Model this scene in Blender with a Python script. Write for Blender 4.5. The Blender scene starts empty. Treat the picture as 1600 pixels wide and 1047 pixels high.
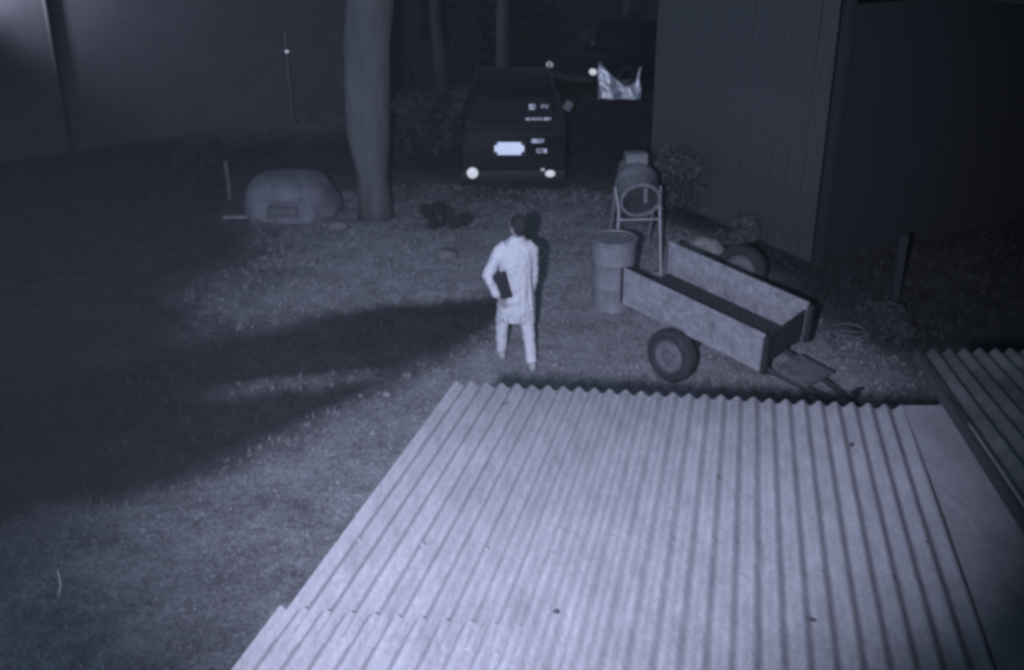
import bpy, bmesh, math, random
from mathutils import Vector, Matrix, noise
R = math.radians
rnd = random.Random(11)
S = bpy.context.scene
COL = S.collection

# ------------------------------------------------------------------ camera
cam_d = bpy.data.cameras.new('security_camera')
cam = bpy.data.objects.new('security_camera', cam_d); COL.objects.link(cam)
cam.location = (0, 0, 4.85); cam.rotation_euler = (R(66), 0, 0)
cam_d.sensor_width = 36.0; cam_d.lens = 36.0 * 1700 / 1600
cam_d.clip_start = 0.05; cam_d.clip_end = 400
S.camera = cam
# ------------------------------------------------------------------ world: night sky
W = bpy.data.worlds.new('World'); S.world = W; W.use_nodes = True
wn = W.node_tree.nodes; wl = W.node_tree.links
bg = wn['Background']
sky = wn.new('ShaderNodeTexSky'); sky.sky_type = 'NISHITA'; sky.sun_disc = False
sky.sun_elevation = R(3); sky.sun_rotation = R(200)
hsv = wn.new('ShaderNodeHueSaturation'); hsv.inputs['Saturation'].default_value = 0.12
wl.new(sky.outputs[0], hsv.inputs['Color']); tint = wn.new('ShaderNodeMixRGB'); tint.blend_type = 'MULTIPLY'; tint.inputs[0].default_value = 1; tint.inputs[2].default_value = (.50, .78, 1.12, 1)
wl.new(hsv.outputs[0], tint.inputs[1]); wl.new(tint.outputs[0], bg.inputs['Color'])
SKY_STRENGTH = 0.19
bg.inputs['Strength'].default_value = SKY_STRENGTH
# ------------------------------------------------------------------ lamps (night: the camera's own infrared lamp, one unseen lamp added for the corner glow)
def spot(name, loc, target, energy, size, blend, col, rad):
    l = bpy.data.lights.new(name, 'SPOT'); l.energy = energy; l.spot_size = R(size); l.spot_blend = blend
    l.color = col; l.shadow_soft_size = rad
    o = bpy.data.objects.new(name, l); COL.objects.link(o); o.location = loc
    o.rotation_euler = (Vector(target) - Vector(loc)).to_track_quat('-Z', 'Y').to_euler()
    return o
IR = spot('infrared_illuminator', (-0.45, 0.05, 4.72), (0.62, 12.0, 0.5), 6300, 63, 1.0, (0.68, 0.71, 1.0), 0.06)
GLOW_LAMP = spot('added_glow_lamp', (-9.1, 16.9, 3.7), (-8.3, 18.5, 3.5), 3600, 92, 1.0, (0.74, 0.77, 1.0), 0.15)  # unseen lamp, added to make the soft glow on the upper left wall
# ------------------------------------------------------------------ render and exposure
S.view_settings.view_transform = 'Standard'; S.view_settings.look = 'None'
S.view_settings.gamma = 1; S.view_settings.exposure = 0; S.view_settings.use_curve_mapping = False
S.render.engine = 'CYCLES'
S.cycles.pixel_filter_type = 'BLACKMAN_HARRIS'; S.cycles.filter_width = 3.4
S.cycles.max_bounces = 4

# ================================================================== helpers
def tag(o, label=None, cat=None, group=None, kind=None):
    if label: o['label'] = label
    if cat: o['category'] = cat
    if group: o['group'] = group
    if kind: o['kind'] = kind
    return o
def empty(name, loc=(0, 0, 0), rz=0, rx=0, ry=0):
    o = bpy.data.objects.new(name, None); COL.objects.link(o)
    o.location = loc; o.rotation_euler = (rx, ry, rz); o.empty_display_size = .1
    return o
def copy_tree(o, parent=None):
    c = o.copy(); COL.objects.link(c)
    if parent: c.parent = parent
    for ch in list(o.children): copy_tree(ch, c)
    return c

class MB:
    def __init__(s): s.bm = bmesh.new()
    def box(s, c, d, rot=None, bev=0):
        m = Matrix.Translation(c) @ (rot.to_4x4() if rot else Matrix()) @ Matrix.Diagonal((d[0], d[1], d[2], 1))
        r = bmesh.ops.create_cube(s.bm, size=1, matrix=m)
        if bev:
            es = {e for v in r['verts'] for e in v.link_edges}
            bmesh.ops.bevel(s.bm, geom=list(es), offset=bev, segments=2, affect='EDGES', profile=.5)
        return s
    def rings(s, rings, close=True, cap=True):
        vs = [[s.bm.verts.new(p) for p in r] for r in rings]
        n = len(vs[0])
        for a, b in zip(vs, vs[1:]):
            for i in range(n if close else n - 1):
                j = (i + 1) % n
                s.bm.faces.new((a[i], a[j], b[j], b[i]))
        if cap and close:
            s.bm.faces.new(list(reversed(vs[0]))); s.bm.faces.new(vs[-1])
        return s
    def tube(s, pts, rad, n=8, cap=True, flat=1.0):
        pts = [Vector(p) for p in pts]
        if not hasattr(rad, '__len__'): rad = [rad] * len(pts)
        rs = []; up = Vector((0.0137, 0.021, 1))
        for i, p in enumerate(pts):
            d = (pts[min(i + 1, len(pts) - 1)] - pts[max(i - 1, 0)]).normalized()
            if abs(d.dot(up.normalized())) > .98: up = Vector((1, .1, 0))
            x = d.cross(up).normalized(); y = x.cross(d).normalized(); up = y
            rs.append([p + (x * math.cos(2 * math.pi * k / n) + y * flat * math.sin(2 * math.pi * k / n)) * rad[i] for k in range(n)])
        return s.rings(rs, True, cap)
    def lathe(s, prof, n=24, M=Matrix(), cap=False):
        rs = [[M @ Vector((r * math.cos(2 * math.pi * k / n), r * math.sin(2 * math.pi * k / n), z)) for k in range(n)] for r, z in prof]
        return s.rings(rs, True, cap)
    def ell(s, c, r, n=12, rot=None):
        m = Matrix.Translation(c) @ (rot.to_4x4() if rot else Matrix()) @ Matrix.Diagonal((r[0], r[1], r[2], 1))
        bmesh.ops.create_uvsphere(s.bm, u_segments=n, v_segments=max(6, n * 2 // 3), radius=1, matrix=m)
        return s
    def prism(s, outline, a, b):      # outline in (y, z), extruded along x from a to b
        return s.rings([[(a, y, z) for y, z in outline], [(b, y, z) for y, z in outline]])
    def build(s, name, m, parent=None, smooth=False, fixn=True):
        if fixn: bmesh.ops.recalc_face_normals(s.bm, faces=s.bm.faces)
        me = bpy.data.meshes.new(name); s.bm.to_mesh(me); s.bm.free()
        if m: me.materials.append(m)
        if smooth:
            for p in me.polygons: p.use_smooth = True
            if smooth != 'all': me.set_sharp_from_angle(angle=R(40))
        o = bpy.data.objects.new(name, me); COL.objects.link(o)
        if parent: o.parent = parent
        return o

MATS = {}
def mat(name, c1, c2=None, scale=8, rough=.8, metal=0, bump=0.3, bscale=None, stretch=(1, 1, 1), detail=6, lo=.35, hi=.65, spec=.3, emit=None, dist=.02):
    m = bpy.data.materials.new(name); m.use_nodes = True
    n = m.node_tree.nodes; l = m.node_tree.links; b = n['Principled BSDF']
    b.inputs['Roughness'].default_value = rough; b.inputs['Metallic'].default_value = metal
    b.inputs['Specular IOR Level'].default_value = spec
    c2 = c2 or tuple(x * .7 for x in c1)
    tc = n.new('ShaderNodeTexCoord'); mp = n.new('ShaderNodeMapping'); mp.inputs['Scale'].default_value = stretch
    l.new(tc.outputs['Object'], mp.inputs[0])
    t = n.new('ShaderNodeTexNoise'); t.inputs['Scale'].default_value = scale; t.inputs['Detail'].default_value = detail; t.inputs['Roughness'].default_value = .65
    l.new(mp.outputs[0], t.inputs['Vector'])
    cr = n.new('ShaderNodeValToRGB'); cr.color_ramp.elements[0].position = lo; cr.color_ramp.elements[1].position = hi
    cr.color_ramp.elements[0].color = (*c2, 1); cr.color_ramp.elements[1].color = (*c1, 1)
    l.new(t.outputs[0], cr.inputs[0]); l.new(cr.outputs[0], b.inputs['Base Color'])
    if bump:
        t2 = n.new('ShaderNodeTexNoise'); t2.inputs['Scale'].default_value = bscale or scale * 4; t2.inputs['Detail'].default_value = 5
        l.new(mp.outputs[0], t2.inputs['Vector'])
        bp = n.new('ShaderNodeBump'); bp.inputs['Strength'].default_value = bump; bp.inputs['Distance'].default_value = dist
        l.new(t2.outputs[0], bp.inputs['Height']); l.new(bp.outputs[0], b.inputs['Normal'])
    if emit:
        b.inputs['Emission Color'].default_value = (*emit[0], 1); b.inputs['Emission Strength'].default_value = emit[1]
    MATS[name] = m
    return m
mat('zinc', (.178, .178, .187), (.118, .118, .125), 9, .6, 0, .25, 120, (1.6, .35, 1), detail=12, lo=.28, hi=.68, dist=.003)
mat('old_zinc', (.075, .08, .078), (.04, .044, .042), 4, .7, .1, .2, 40)
mat('trailer_steel', (.30, .30, .32), (.20, .20, .215), 14, .65, .2, .2, 50, (1, 1, 1), detail=8)
mat('dull_steel', (.17, .17, .18), (.09, .09, .10), 12, .6, .3, .2)
mat('dark_steel', (.035, .035, .04), (.02, .02, .022), 15, .6, .2, .2)
mat('frame_steel', (.24, .24, .25), (.13, .13, .14), 15, .5, .3, .1)
mat('drum_paint', (.17, .17, .185), (.11, .11, .12), 9, .6, .1, .2, 40, (1, 1, .4))
mat('mixer_paint', (.15, .15, .16), (.08, .08, .085), 11, .7, .1, .4, 30)
mat('mixer_inside', (.05, .05, .055), (.025, .025, .03), 14, .95, 0, .6, 25)
mat('tyre', (.03, .03, .033), (.018, .018, .02), 20, .9, 0, .3)
mat('dusty_rim', (.11, .11, .12), (.07, .07, .075), 18, .8, .1, .2)
mat('bark', (.085, .087, .088), (.06, .062, .062), 6, .95, 0, .4, 18, (1, 1, .22), dist=.04)
mat('bark_dark', (.025, .026, .026), (.014, .015, .015), 6, .95, 0, .8, 18, (1, 1, .22), dist=.04)
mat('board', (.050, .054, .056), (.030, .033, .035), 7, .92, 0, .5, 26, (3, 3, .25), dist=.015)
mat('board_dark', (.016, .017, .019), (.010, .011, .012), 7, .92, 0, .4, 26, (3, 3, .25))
mat('render_wall', (.034, .034, .038), (.026, .026, .029), 1.6, .95, 0, .3, 40)
mat('pipe', (.010, .010, .011), None, 8, .7)
mat('tarp', (.13, .13, .145), (.075, .075, .085), 4, .75, 0, .4, 14)
mat('tarp_dark', (.075, .075, .085), (.05, .05, .055), 6, .85, 0, .4)
mat('leaf', (.065, .065, .07), (.035, .037, .04), 3, .8, 0, 0)
mat('leaf_dark', (.022, .025, .024), (.012, .014, .014), 2, .85, 0, 0)
mat('grass', (.22, .22, .225), (.11, .112, .115), 2.5, .9, 0, 0)
mat('grass_dark', (.035, .037, .036), (.016, .018, .018), 2.5, .9, 0, 0)
mat('pebble', (.24, .24, .25), (.12, .12, .125), 9, .9, 0, .3)
mat('cloth_pale', (.40, .40, .415), (.33, .33, .35), 9, .95, 0, .35, 30, (1, 1, .5), dist=.006)
mat('skin', (.20, .19, .195), (.16, .15, .16), 20, .6, 0, .1)
mat('hair', (.018, .018, .018), (.01, .01, .01), 60, .6, 0, .5)
mat('bag', (.012, .012, .016), (.007, .007, .01), 30, .6, 0, .2)
mat('shoe', (.30, .30, .31), (.18, .18, .18), 20, .8, 0, .2)
mat('car_paint', (.006, .007, .008), (.005, .006, .007), 5, .6, 0, 0, spec=.12)
mat('car_glass', (.012, .013, .016), (.01, .011, .013), 5, .6, 0, 0, spec=.03)
mat('black_plastic', (.012, .012, .013), (.009, .009, .01), 20, .7, 0, .1)
mat('plate_film', (.42, .43, .45), (.38, .39, .41), 20, .55, .9, 0)
mat('chrome_bits', (.45, .45, .47), (.06, .06, .07), 14, .5, .9, .5, lo=.42, hi=.6)
mat('lens_glow', (.3, .3, .32), None, 5, .3, 0, 0, emit=((.88, .93, 1.0), .50))  # on the near car, emission stands in for light its reflectors return
mat('lens_glow_dim', (.2, .2, .22), None, 5, .3, 0, 0, emit=((.88, .93, 1.0), .22))
mat('lamp_lens', (.012, .012, .014), None, 5, .2, 0, 0)
mat('white_plastic', (.95, .95, .98), (.70, .70, .76), 7, .45, .8, .5, 18)
mat('screw', (.03, .03, .035), None, 9, .6, .3, 0)
mat('screw_bright', (.15, .15, .155), None, 9, .5, .4, 0)
mat('rock', (.12, .12, .125), (.08, .08, .085), 9, .95, 0, .6)
mat('debris', (.22, .22, .21), (.10, .10, .10), 14, .9, 0, .5)
mat('stick', (.55, .55, .52), (.4, .4, .38), 20, .9, 0, .2)

def add_dirt(m, scale, stretch, lo, hi, dark):
    n = m.node_tree.nodes; l = m.node_tree.links; b = n['Principled BSDF']; src = b.inputs['Base Color'].links[0].from_socket
    tc = n.new('ShaderNodeTexCoord'); mp = n.new('ShaderNodeMapping'); mp.inputs['Scale'].default_value = stretch; l.new(tc.outputs['Object'], mp.inputs[0])
    t = n.new('ShaderNodeTexNoise'); t.inputs['Scale'].default_value = scale; t.inputs['Detail'].default_value = 9; t.inputs['Roughness'].default_value = .72; l.new(mp.outputs[0], t.inputs['Vector'])
    cr = n.new('ShaderNodeValToRGB'); cr.color_ramp.elements[0].position = lo; cr.color_ramp.elements[1].position = hi
    cr.color_ramp.elements[0].color = (dark, dark, dark, 1); cr.color_ramp.elements[1].color = (1, 1, 1, 1); l.new(t.outputs[0], cr.inputs[0])
    mx = n.new('ShaderNodeMixRGB'); mx.blend_type = 'MULTIPLY'; mx.inputs[0].default_value = 1; l.new(src, mx.inputs[1]); l.new(cr.outputs[0], mx.inputs[2]); l.new(mx.outputs[0], b.inputs['Base Color'])
add_dirt(MATS['zinc'], 75, (1, .4, 1), .36, .56, .76)
add_dirt(MATS['zinc'], 1.3, (1, .6, 1), .30, .58, .84)
add_dirt(MATS['trailer_steel'], 45, (1, 1, 1), .38, .56, .7)
add_dirt(MATS['trailer_steel'], 5, (1, 1, 1), .34, .55, .6)
add_dirt(MATS['tarp'], 6, (1, 1, 1), .35, .6, .8)
add_dirt(MATS['bark'], 2.2, (1, 1, .5), .38, .6, .75)
add_dirt(MATS['old_zinc'], 5, (1, .5, 1), .35, .6, .45)

# ================================================================== ground
def tracks_and_dimming(x, y):
    """0..1: bare, worn ground (pale gravel track against dark grass), with light falloff painted in at back and right."""
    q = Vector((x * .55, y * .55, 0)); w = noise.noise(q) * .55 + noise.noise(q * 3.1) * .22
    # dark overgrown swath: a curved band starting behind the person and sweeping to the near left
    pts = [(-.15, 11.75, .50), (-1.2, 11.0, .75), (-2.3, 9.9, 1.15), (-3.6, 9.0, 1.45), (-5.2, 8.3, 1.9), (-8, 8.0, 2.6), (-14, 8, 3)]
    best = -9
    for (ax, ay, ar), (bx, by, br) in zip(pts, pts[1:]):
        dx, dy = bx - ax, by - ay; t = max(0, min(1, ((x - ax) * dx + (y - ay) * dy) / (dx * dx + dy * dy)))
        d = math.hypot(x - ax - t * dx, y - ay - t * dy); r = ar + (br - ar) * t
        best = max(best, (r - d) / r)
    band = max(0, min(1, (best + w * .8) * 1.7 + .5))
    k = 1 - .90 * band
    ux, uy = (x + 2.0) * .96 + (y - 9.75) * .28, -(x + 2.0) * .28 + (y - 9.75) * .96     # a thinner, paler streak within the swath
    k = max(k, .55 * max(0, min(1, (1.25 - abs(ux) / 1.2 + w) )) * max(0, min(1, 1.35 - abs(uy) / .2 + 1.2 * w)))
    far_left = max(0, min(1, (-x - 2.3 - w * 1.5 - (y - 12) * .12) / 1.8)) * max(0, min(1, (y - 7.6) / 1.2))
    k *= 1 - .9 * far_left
    back = max(0, min(1, (y - 13.4 + w) / 4.2)); k *= 1 - .88 * back  # far ground painted darker to imitate light fading with distance
    right = max(0, min(1, (x - 2.9 - w - (10.5 - y) * .3) / 1.3)); k *= 1 - .93 * right  # right-hand ground and barn floor painted darker, as if unlit
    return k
def gz(x, y): return .035 * noise.noise(Vector((x * .5, y * .5, 3))) + .014 * noise.noise(Vector((x * 2.3, y * 2.3, 7)))
def axis(lo, hi, fine_lo, fine_hi, step):
    a = []; v = fine_lo
    while v <= fine_hi: a.append(v); v += step
    s = step; v = fine_lo
    while v > lo: s *= 1.35; v -= s; a.insert(0, v)
    s = step; v = a[-1]
    while v < hi: s *= 1.35; v += s; a.append(v)
    return a
xs = axis(-70, 70, -9, 7, .13); ys = axis(-30, 110, 1, 20, .13)
me = bpy.data.meshes.new('ground')
vs = [(x, y, gz(x, y)) for y in ys for x in xs]; nx = len(xs)
me.from_pydata(vs, [], [(j * nx + i, j * nx + i + 1, (j + 1) * nx + i + 1, (j + 1) * nx + i) for j in range(len(ys) - 1) for i in range(nx - 1)])
ca = me.color_attributes.new('wear_and_dimming', 'FLOAT_COLOR', 'POINT')
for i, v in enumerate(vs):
    k = tracks_and_dimming(v[0], v[1]); ca.data[i].color = (k, k, k, 1)
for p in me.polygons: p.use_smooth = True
gm = bpy.data.materials.new('ground_soil'); gm.use_nodes = True
n = gm.node_tree.nodes; l = gm.node_tree.links; b = n['Principled BSDF']
b.inputs['Roughness'].default_value = .95; b.inputs['Specular IOR Level'].default_value = .1
tc = n.new('ShaderNodeTexCoord'); at = n.new('ShaderNodeAttribute'); at.attribute_name = 'wear_and_dimming'
def nz(scale, det, rgh=.6):
    t = n.new('ShaderNodeTexNoise'); t.inputs['Scale'].default_value = scale; t.inputs['Detail'].default_value = det
    t.inputs['Roughness'].default_value = rgh; l.new(tc.outputs['Object'], t.inputs['Vector']); return t
def ramp(src, stops):
    r = n.new('ShaderNodeValToRGB'); e = r.color_ramp.elements
    e[0].position, e[0].color = stops[0][0], (*stops[0][1], 1); e[1].position, e[1].color = stops[1][0], (*stops[1][1], 1)
    l.new(src, r.inputs[0]); return r
fine = nz(26, 8, .75); big = nz(2.2, 5)
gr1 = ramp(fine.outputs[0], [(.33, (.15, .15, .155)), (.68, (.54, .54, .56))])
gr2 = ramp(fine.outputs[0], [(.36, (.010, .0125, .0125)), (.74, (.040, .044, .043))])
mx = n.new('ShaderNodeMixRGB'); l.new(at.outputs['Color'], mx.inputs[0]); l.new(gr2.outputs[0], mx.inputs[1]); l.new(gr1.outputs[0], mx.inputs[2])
mid = nz(7.5, 6, .7); mm = n.new('ShaderNodeMath'); mm.operation = 'ADD'; mh = n.new('ShaderNodeMath'); mh.operation = 'MULTIPLY'; mh.inputs[1].default_value = .5
l.new(mid.outputs[0], mm.inputs[0]); l.new(big.outputs[0], mm.inputs[1]); l.new(mm.outputs[0], mh.inputs[0])
bgm = ramp(mh.outputs[0], [(.38, (.50, .50, .50)), (.62, (1.12, 1.12, 1.12))])
m2 = n.new('ShaderNodeMixRGB'); m2.blend_type = 'MULTIPLY'; m2.inputs[0].default_value = 1
l.new(mx.outputs[0], m2.inputs[1]); l.new(bgm.outputs[0], m2.inputs[2]); l.new(m2.outputs[0], b.inputs['Base Color'])
bp = n.new('ShaderNodeBump'); bp.inputs['Strength'].default_value = .9; bp.inputs['Distance'].default_value = .05
l.new(fine.outputs[0], bp.inputs['Height']); l.new(bp.outputs[0], b.inputs['Normal'])
me.materials.append(gm)
ground = bpy.data.objects.new('ground', me); COL.objects.link(ground); tag(ground, kind='structure')

# night air: thin even haze round everything
HAZE = 0.00035
mb = MB(); mb.box((0, 45, 5.0), (300, 300, 12.0)); hz = mb.build('haze', None); tag(hz, kind='stuff')
hm = bpy.data.materials.new('night_haze'); hm.use_nodes = True; hn = hm.node_tree.nodes; hn.remove(hn['Principled BSDF'])
pv = hn.new('ShaderNodeVolumePrincipled'); pv.inputs['Density'].default_value = HAZE; pv.inputs['Color'].default_value = (.9, .9, .95, 1); pv.inputs['Anisotropy'].default_value = 0.0
hm.node_tree.links.new(pv.outputs[0], hn['Material Output'].inputs['Volume']); hz.data.materials.append(hm)
# grass and loose stones: uncountable
def blades(name, m, N, area, keep, h0, h1, w):
    v = []; f = []
    tries = 0
    while len(f) < N and tries < N * 12:
        tries += 1
        x = rnd.uniform(area[0], area[1]); y = rnd.uniform(area[2], area[3])
        if rnd.random() > keep(x, y): continue
        z = gz(x, y) - .005
        for _ in range(6):
            a = rnd.uniform(0, 6.28); h = rnd.uniform(h0, h1); r = rnd.uniform(0, .05)
            px, py = x + math.cos(a) * r, y + math.sin(a) * r; le = rnd.uniform(.2, .9) * h; b2 = a + rnd.uniform(-1, 1)
            tx, ty = math.cos(b2 + 1.57) * w, math.sin(b2 + 1.57) * w
            i = len(v); v += [(px - tx, py - ty, z), (px + tx, py + ty, z), (px + math.cos(b2) * le, py + math.sin(b2) * le, z + h)]
            f.append((i, i + 1, i + 2))
    me = bpy.data.meshes.new(name); me.from_pydata(v, [], f); me.materials.append(m)
    o = bpy.data.objects.new(name, me); COL.objects.link(o); tag(o, kind='stuff'); return o
gl = blades('grass', MATS['grass'], 52000, (-5, 5.2, 4.5, 17), lambda x, y: (.10 + .5 * max(0, noise.noise(Vector((x * 1.1, y * 1.1, 5)))) ) * (tracks_and_dimming(x, y) > .35), .015, .06, .006)
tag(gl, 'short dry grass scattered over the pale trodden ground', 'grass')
gd = blades('grass', MATS['grass_dark'], 60000, (-9, 7, 5, 24), lambda x, y: max(.0, 1 - 1.7 * tracks_and_dimming(x, y)) * (.4 + .6 * (noise.noise(Vector((x, y, 9))) > -.1)), .03, .10, .007)
tag(gd, 'dark rough grass along the overgrown swath and yard edges', 'grass')  # also spreads where the mask is only dimmed for light falloff
v = []; f = []
for _ in range(5200):
    x = rnd.uniform(-4.6, 4.4); y = rnd.uniform(5, 15.5)
    if tracks_and_dimming(x, y) < .45 + rnd.random() * .45: continue
    s = rnd.uniform(.008, .028) * (1.7 if rnd.random() < .05 else 1); z = gz(x, y); i = len(v); a = rnd.uniform(0, 6)
    for k in range(4):
        v.append((x + s * math.cos(a + k * 1.57) * rnd.uniform(.7, 1.2), y + s * math.sin(a + k * 1.57) * rnd.uniform(.7, 1.2), z - .004))
    v.append((x, y, z + s * rnd.uniform(.5, .9)))
    f += [(i + k, i + (k + 1) % 4, i + 4) for k in range(4)]
me = bpy.data.meshes.new('gravel'); me.from_pydata(v, [], f); me.materials.append(MATS['pebble'])
o = bpy.data.objects.new('gravel', me); COL.objects.link(o); tag(o, 'loose pale gravel over the lit yard', 'gravel', kind='stuff')

# ================================================================== corrugated roofs
PITCH = .076
def corrugated(name, m, parent, eaveA, eaveB, d, s0, s1, u0, u1, lift=0, amp=.0135, jag=0):
    """sheet between eave parameters u0..u1 (metres along the eave), from s0 to s1 up the slope."""
    A, B = Vector(eaveA), Vector(eaveB); e = (B - A).normalized(); d = Vector(d).normalized()
    nrm = e.cross(d).normalized()
    if nrm.z < 0: nrm = -nrm
    bm = bmesh.new(); per = 10; n = max(2, int(round((u1 - u0) / PITCH * per))); seg = max(2, int((s1 - s0) / .35))
    rows = []
    sd = Vector((u0 * 3.1, s0 * 1.7, lift * 50))
    for layer in (0, 1):
        g = []
        for j in range(seg + 1):
            s = s0 + (s1 - s0) * j / seg; r = []
            for i in range(n + 1):
                u = u0 + (u1 - u0) * i / n
                ph = 2 * math.pi * u / PITCH
                h = amp * math.cos(ph) + lift + .004 * noise.noise(Vector((u * 2.0, s * .9, 2)) + sd) - (.0012 if layer else 0)
                ss = s + (jag * noise.noise(Vector((u * 9, 1, 1))) if j == 0 else 0)
                r.append(bm.verts.new(A + e * u - d * ss + nrm * h))
            g.append(r)
        rows.append(g)
    for L, g in enumerate(rows):
        for j in range(seg):
            for i in range(n):
                q = (g[j][i], g[j][i + 1], g[j + 1][i + 1], g[j + 1][i])
                bm.faces.new(q if L == 0 else q[::-1])
    a, c = rows
    for i in range(n):
        bm.faces.new((a[0][i], c[0][i], c[0][i + 1], a[0][i + 1])); bm.faces.new((a[seg][i], a[seg][i + 1], c[seg][i + 1], c[seg][i]))
    for j in range(seg):
        bm.faces.new((a[j][0], a[j + 1][0], c[j + 1][0], c[j][0])); bm.faces.new((a[j][n], c[j][n], c[j + 1][n], a[j + 1][n]))
    mb = MB(); mb.bm.free(); mb.bm = bm
    return mb.build(name, m, parent, smooth=True), e, d, nrm

EA, EB = Vector((-.28, 4.80, 2.45)), Vector((1.96, 4.53, 2.45))
D = Vector((.2235, 1.0484, -.1039)).normalized()
shed = empty('lean_to_shed', (0, 0, 0))
tag(shed, 'lean-to shed under the large pale corrugated iron roof filling the foreground', 'shed')
W0 = 9.5 * PITCH
laps = [2.06, 1.42, 1.62]
for k in range(3):
    u0 = .0 + k * W0; u1 = u0 + W0 + (.5 * PITCH if k < 2 else .30 * PITCH + .05)
    lf = .0022 * k
    sh, e, d_, nn = corrugated('roof_sheet', MATS['zinc'], shed, EA, EB, D, 0 + .012 * ((k * 7) % 3 - 1), laps[k] + .15, u0, u1, lf, jag=.012)
    sh2, *_ = corrugated('roof_sheet', MATS['zinc'], shed, EA + e * (-.028 if k == 0 else 0), EB, D, laps[k], 4.35, u0, u1 + (.035 if k == 0 else 0), lf + .0038, jag=.006)
E_, N_ = e, nn
def onroof(u, s, h=0): return EA + E_ * u - D * s + N_ * h
# screws with washers on the crests
me_s = None
def screw(u, s, bright=False, r=.010):
    u = round(u / PITCH) * PITCH
    p = onroof(u, s, .014 + .008 * (s > 1.5))
    mb = MB(); q = N_.to_track_quat('Z', 'Y').to_matrix().to_4x4(); q.translation = p
    mb.lathe([(.0001, .006), (r * .5, .006), (r * .5, .002), (r, .0005), (r, -.004)], 8, q)
    return mb.build('screw', MATS['screw_bright' if bright else 'screw'], shed)
for u, s, br in [(.85, 1.98, 0), (.92, 2.42, 0), (1.50, .45, 1), (1.72, 1.25, 1), (2.05, 1.35, 0)] + [(k_ * PITCH * 3 + .10, s_, 1) for s_ in (.14, 1.62) for k_ in range(10)]:
    screw(u, s, br, .0105 if not br else .007)
# barge flashing along right side of the roof, timber below, walls
def quadstrip(name, m, parent, pts_a, pts_b, th=.002):
    mb = MB(); bm = mb.bm
    va = [bm.verts.new(p) for p in pts_a]; vb = [bm.verts.new(p) for p in pts_b]
    for i in range(len(va) - 1): bm.faces.new((va[i], va[i + 1], vb[i + 1], vb[i]))
    ex = bmesh.ops.solidify(bm, geom=list(bm.faces), thickness=th)
    return mb.build(name, m, parent, smooth=True)
UL = (EB - EA).length
fl_a = [onroof(UL - .12, .02, .020), onroof(UL - .11, 1.2, .024), onroof(UL - .12, 4.3, .026)]
fl_m = [onroof(UL + .02, .0, .022), onroof(UL + .20, 1.2, .032), onroof(UL + .52, 4.3, .036)]
fl_b = [onroof(UL + .08, -.02, .026), onroof(UL + .36, 1.2, .04), onroof(UL + 1.0, 4.3, .04)]
mb = MB(); bm = mb.bm
g = [[bm.verts.new(p) for p in r] for r in (fl_a, fl_m, fl_b)]
for r1, r2 in zip(g, g[1:]):
    for i in range(2): bm.faces.new((r1[i], r1[i + 1], r2[i + 1], r2[i]))
bmesh.ops.subdivide_edges(bm, edges=list(bm.edges), cuts=5, use_grid_fill=True)
for v_ in bm.verts: v_.co.z += .006 * noise.noise(v_.co * 4)
bmesh.ops.solidify(bm, geom=list(bm.faces), thickness=.002)
mb.build('flashing', MATS['zinc'], shed, smooth=True)
mb = MB()
q = Matrix((E_, D, N_)).transposed()
mb.box(onroof(UL / 2, .10, -.055), (UL - .06, .045, .08), q); mb.build('purlin', MATS['board_dark'], shed)
mb = MB(); mb.box(onroof(UL / 2, 1.6, -.055), (UL - .06, .045, .08), q); mb.build('purlin', MATS['board_dark'], shed)
mb = MB(); mb.box(onroof(UL / 2, 3.2, -.055), (UL - .06, .045, .08), q); mb.build('purlin', MATS['board_dark'], shed)
mb = MB(); mb.box(onroof(.035, 2.2, -.06), (.022, 4.2, .09), q); mb.build('barge_board', MATS['board_dark'], shed)
def wallslab(name, m, parent, a, b, z0, z1, th=.08):
    a, b = Vector((*a, 0)), Vector((*b, 0)); c = (a + b) / 2; L = (b - a).length
    rot = Matrix.Rotation(math.atan2(b.y - a.y, b.x - a.x), 3, 'Z')
    mb = MB(); mb.box((c.x, c.y, (z0 + z1) / 2), (L, th, z1 - z0), rot); return mb.build(name, m, parent)
pa, pb, pc, pd = onroof(.16, .28), onroof(UL - .1, .28), onroof(UL - .1, 4.2), onroof(.16, 4.2)
wallslab('wall', MATS['render_wall'], shed, pa.xy, pb.xy, -.1, 2.33)
wallslab('wall', MATS['render_wall'], shed, pa.xy, pd.xy, -.1, 2.33, .07)
wallslab('wall', MATS['render_wall'], shed, pb.xy, pc.xy, -.1, 2.33, .07)

for u_, s_, a_, lf_ in ((.30, .25, .4, 'small dry leaf on the pale roof by its far left corner'), (1.30, .9, 2.0, 'small dry leaf near the middle of the pale roof'), (1.86, .5, 1.1, 'small dry leaf on the pale roof below the trailer drawbar'), (1.62, 1.9, 2.7, 'small dry leaf on the near right part of the pale roof')):
    mb = MB(); mb.rings([[(-.022, 0, 0), (-.006, .008, .002), (.016, .005, .004), (.024, 0, .001), (.012, -.007, .003), (-.008, -.008, .002)], [(-.022, 0, .0012), (-.006, .008, .0032), (.016, .005, .0052), (.024, 0, .0022), (.012, -.007, .0042), (-.008, -.008, .0032)]])
    o = mb.build('dry_leaf', MATS['bark_dark']); o.location = onroof(u_, s_, .010); o.rotation_euler = (-.1, 0, a_)
    tag(o, lf_, 'leaf', 'dry leaves on the pale roof')
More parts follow.
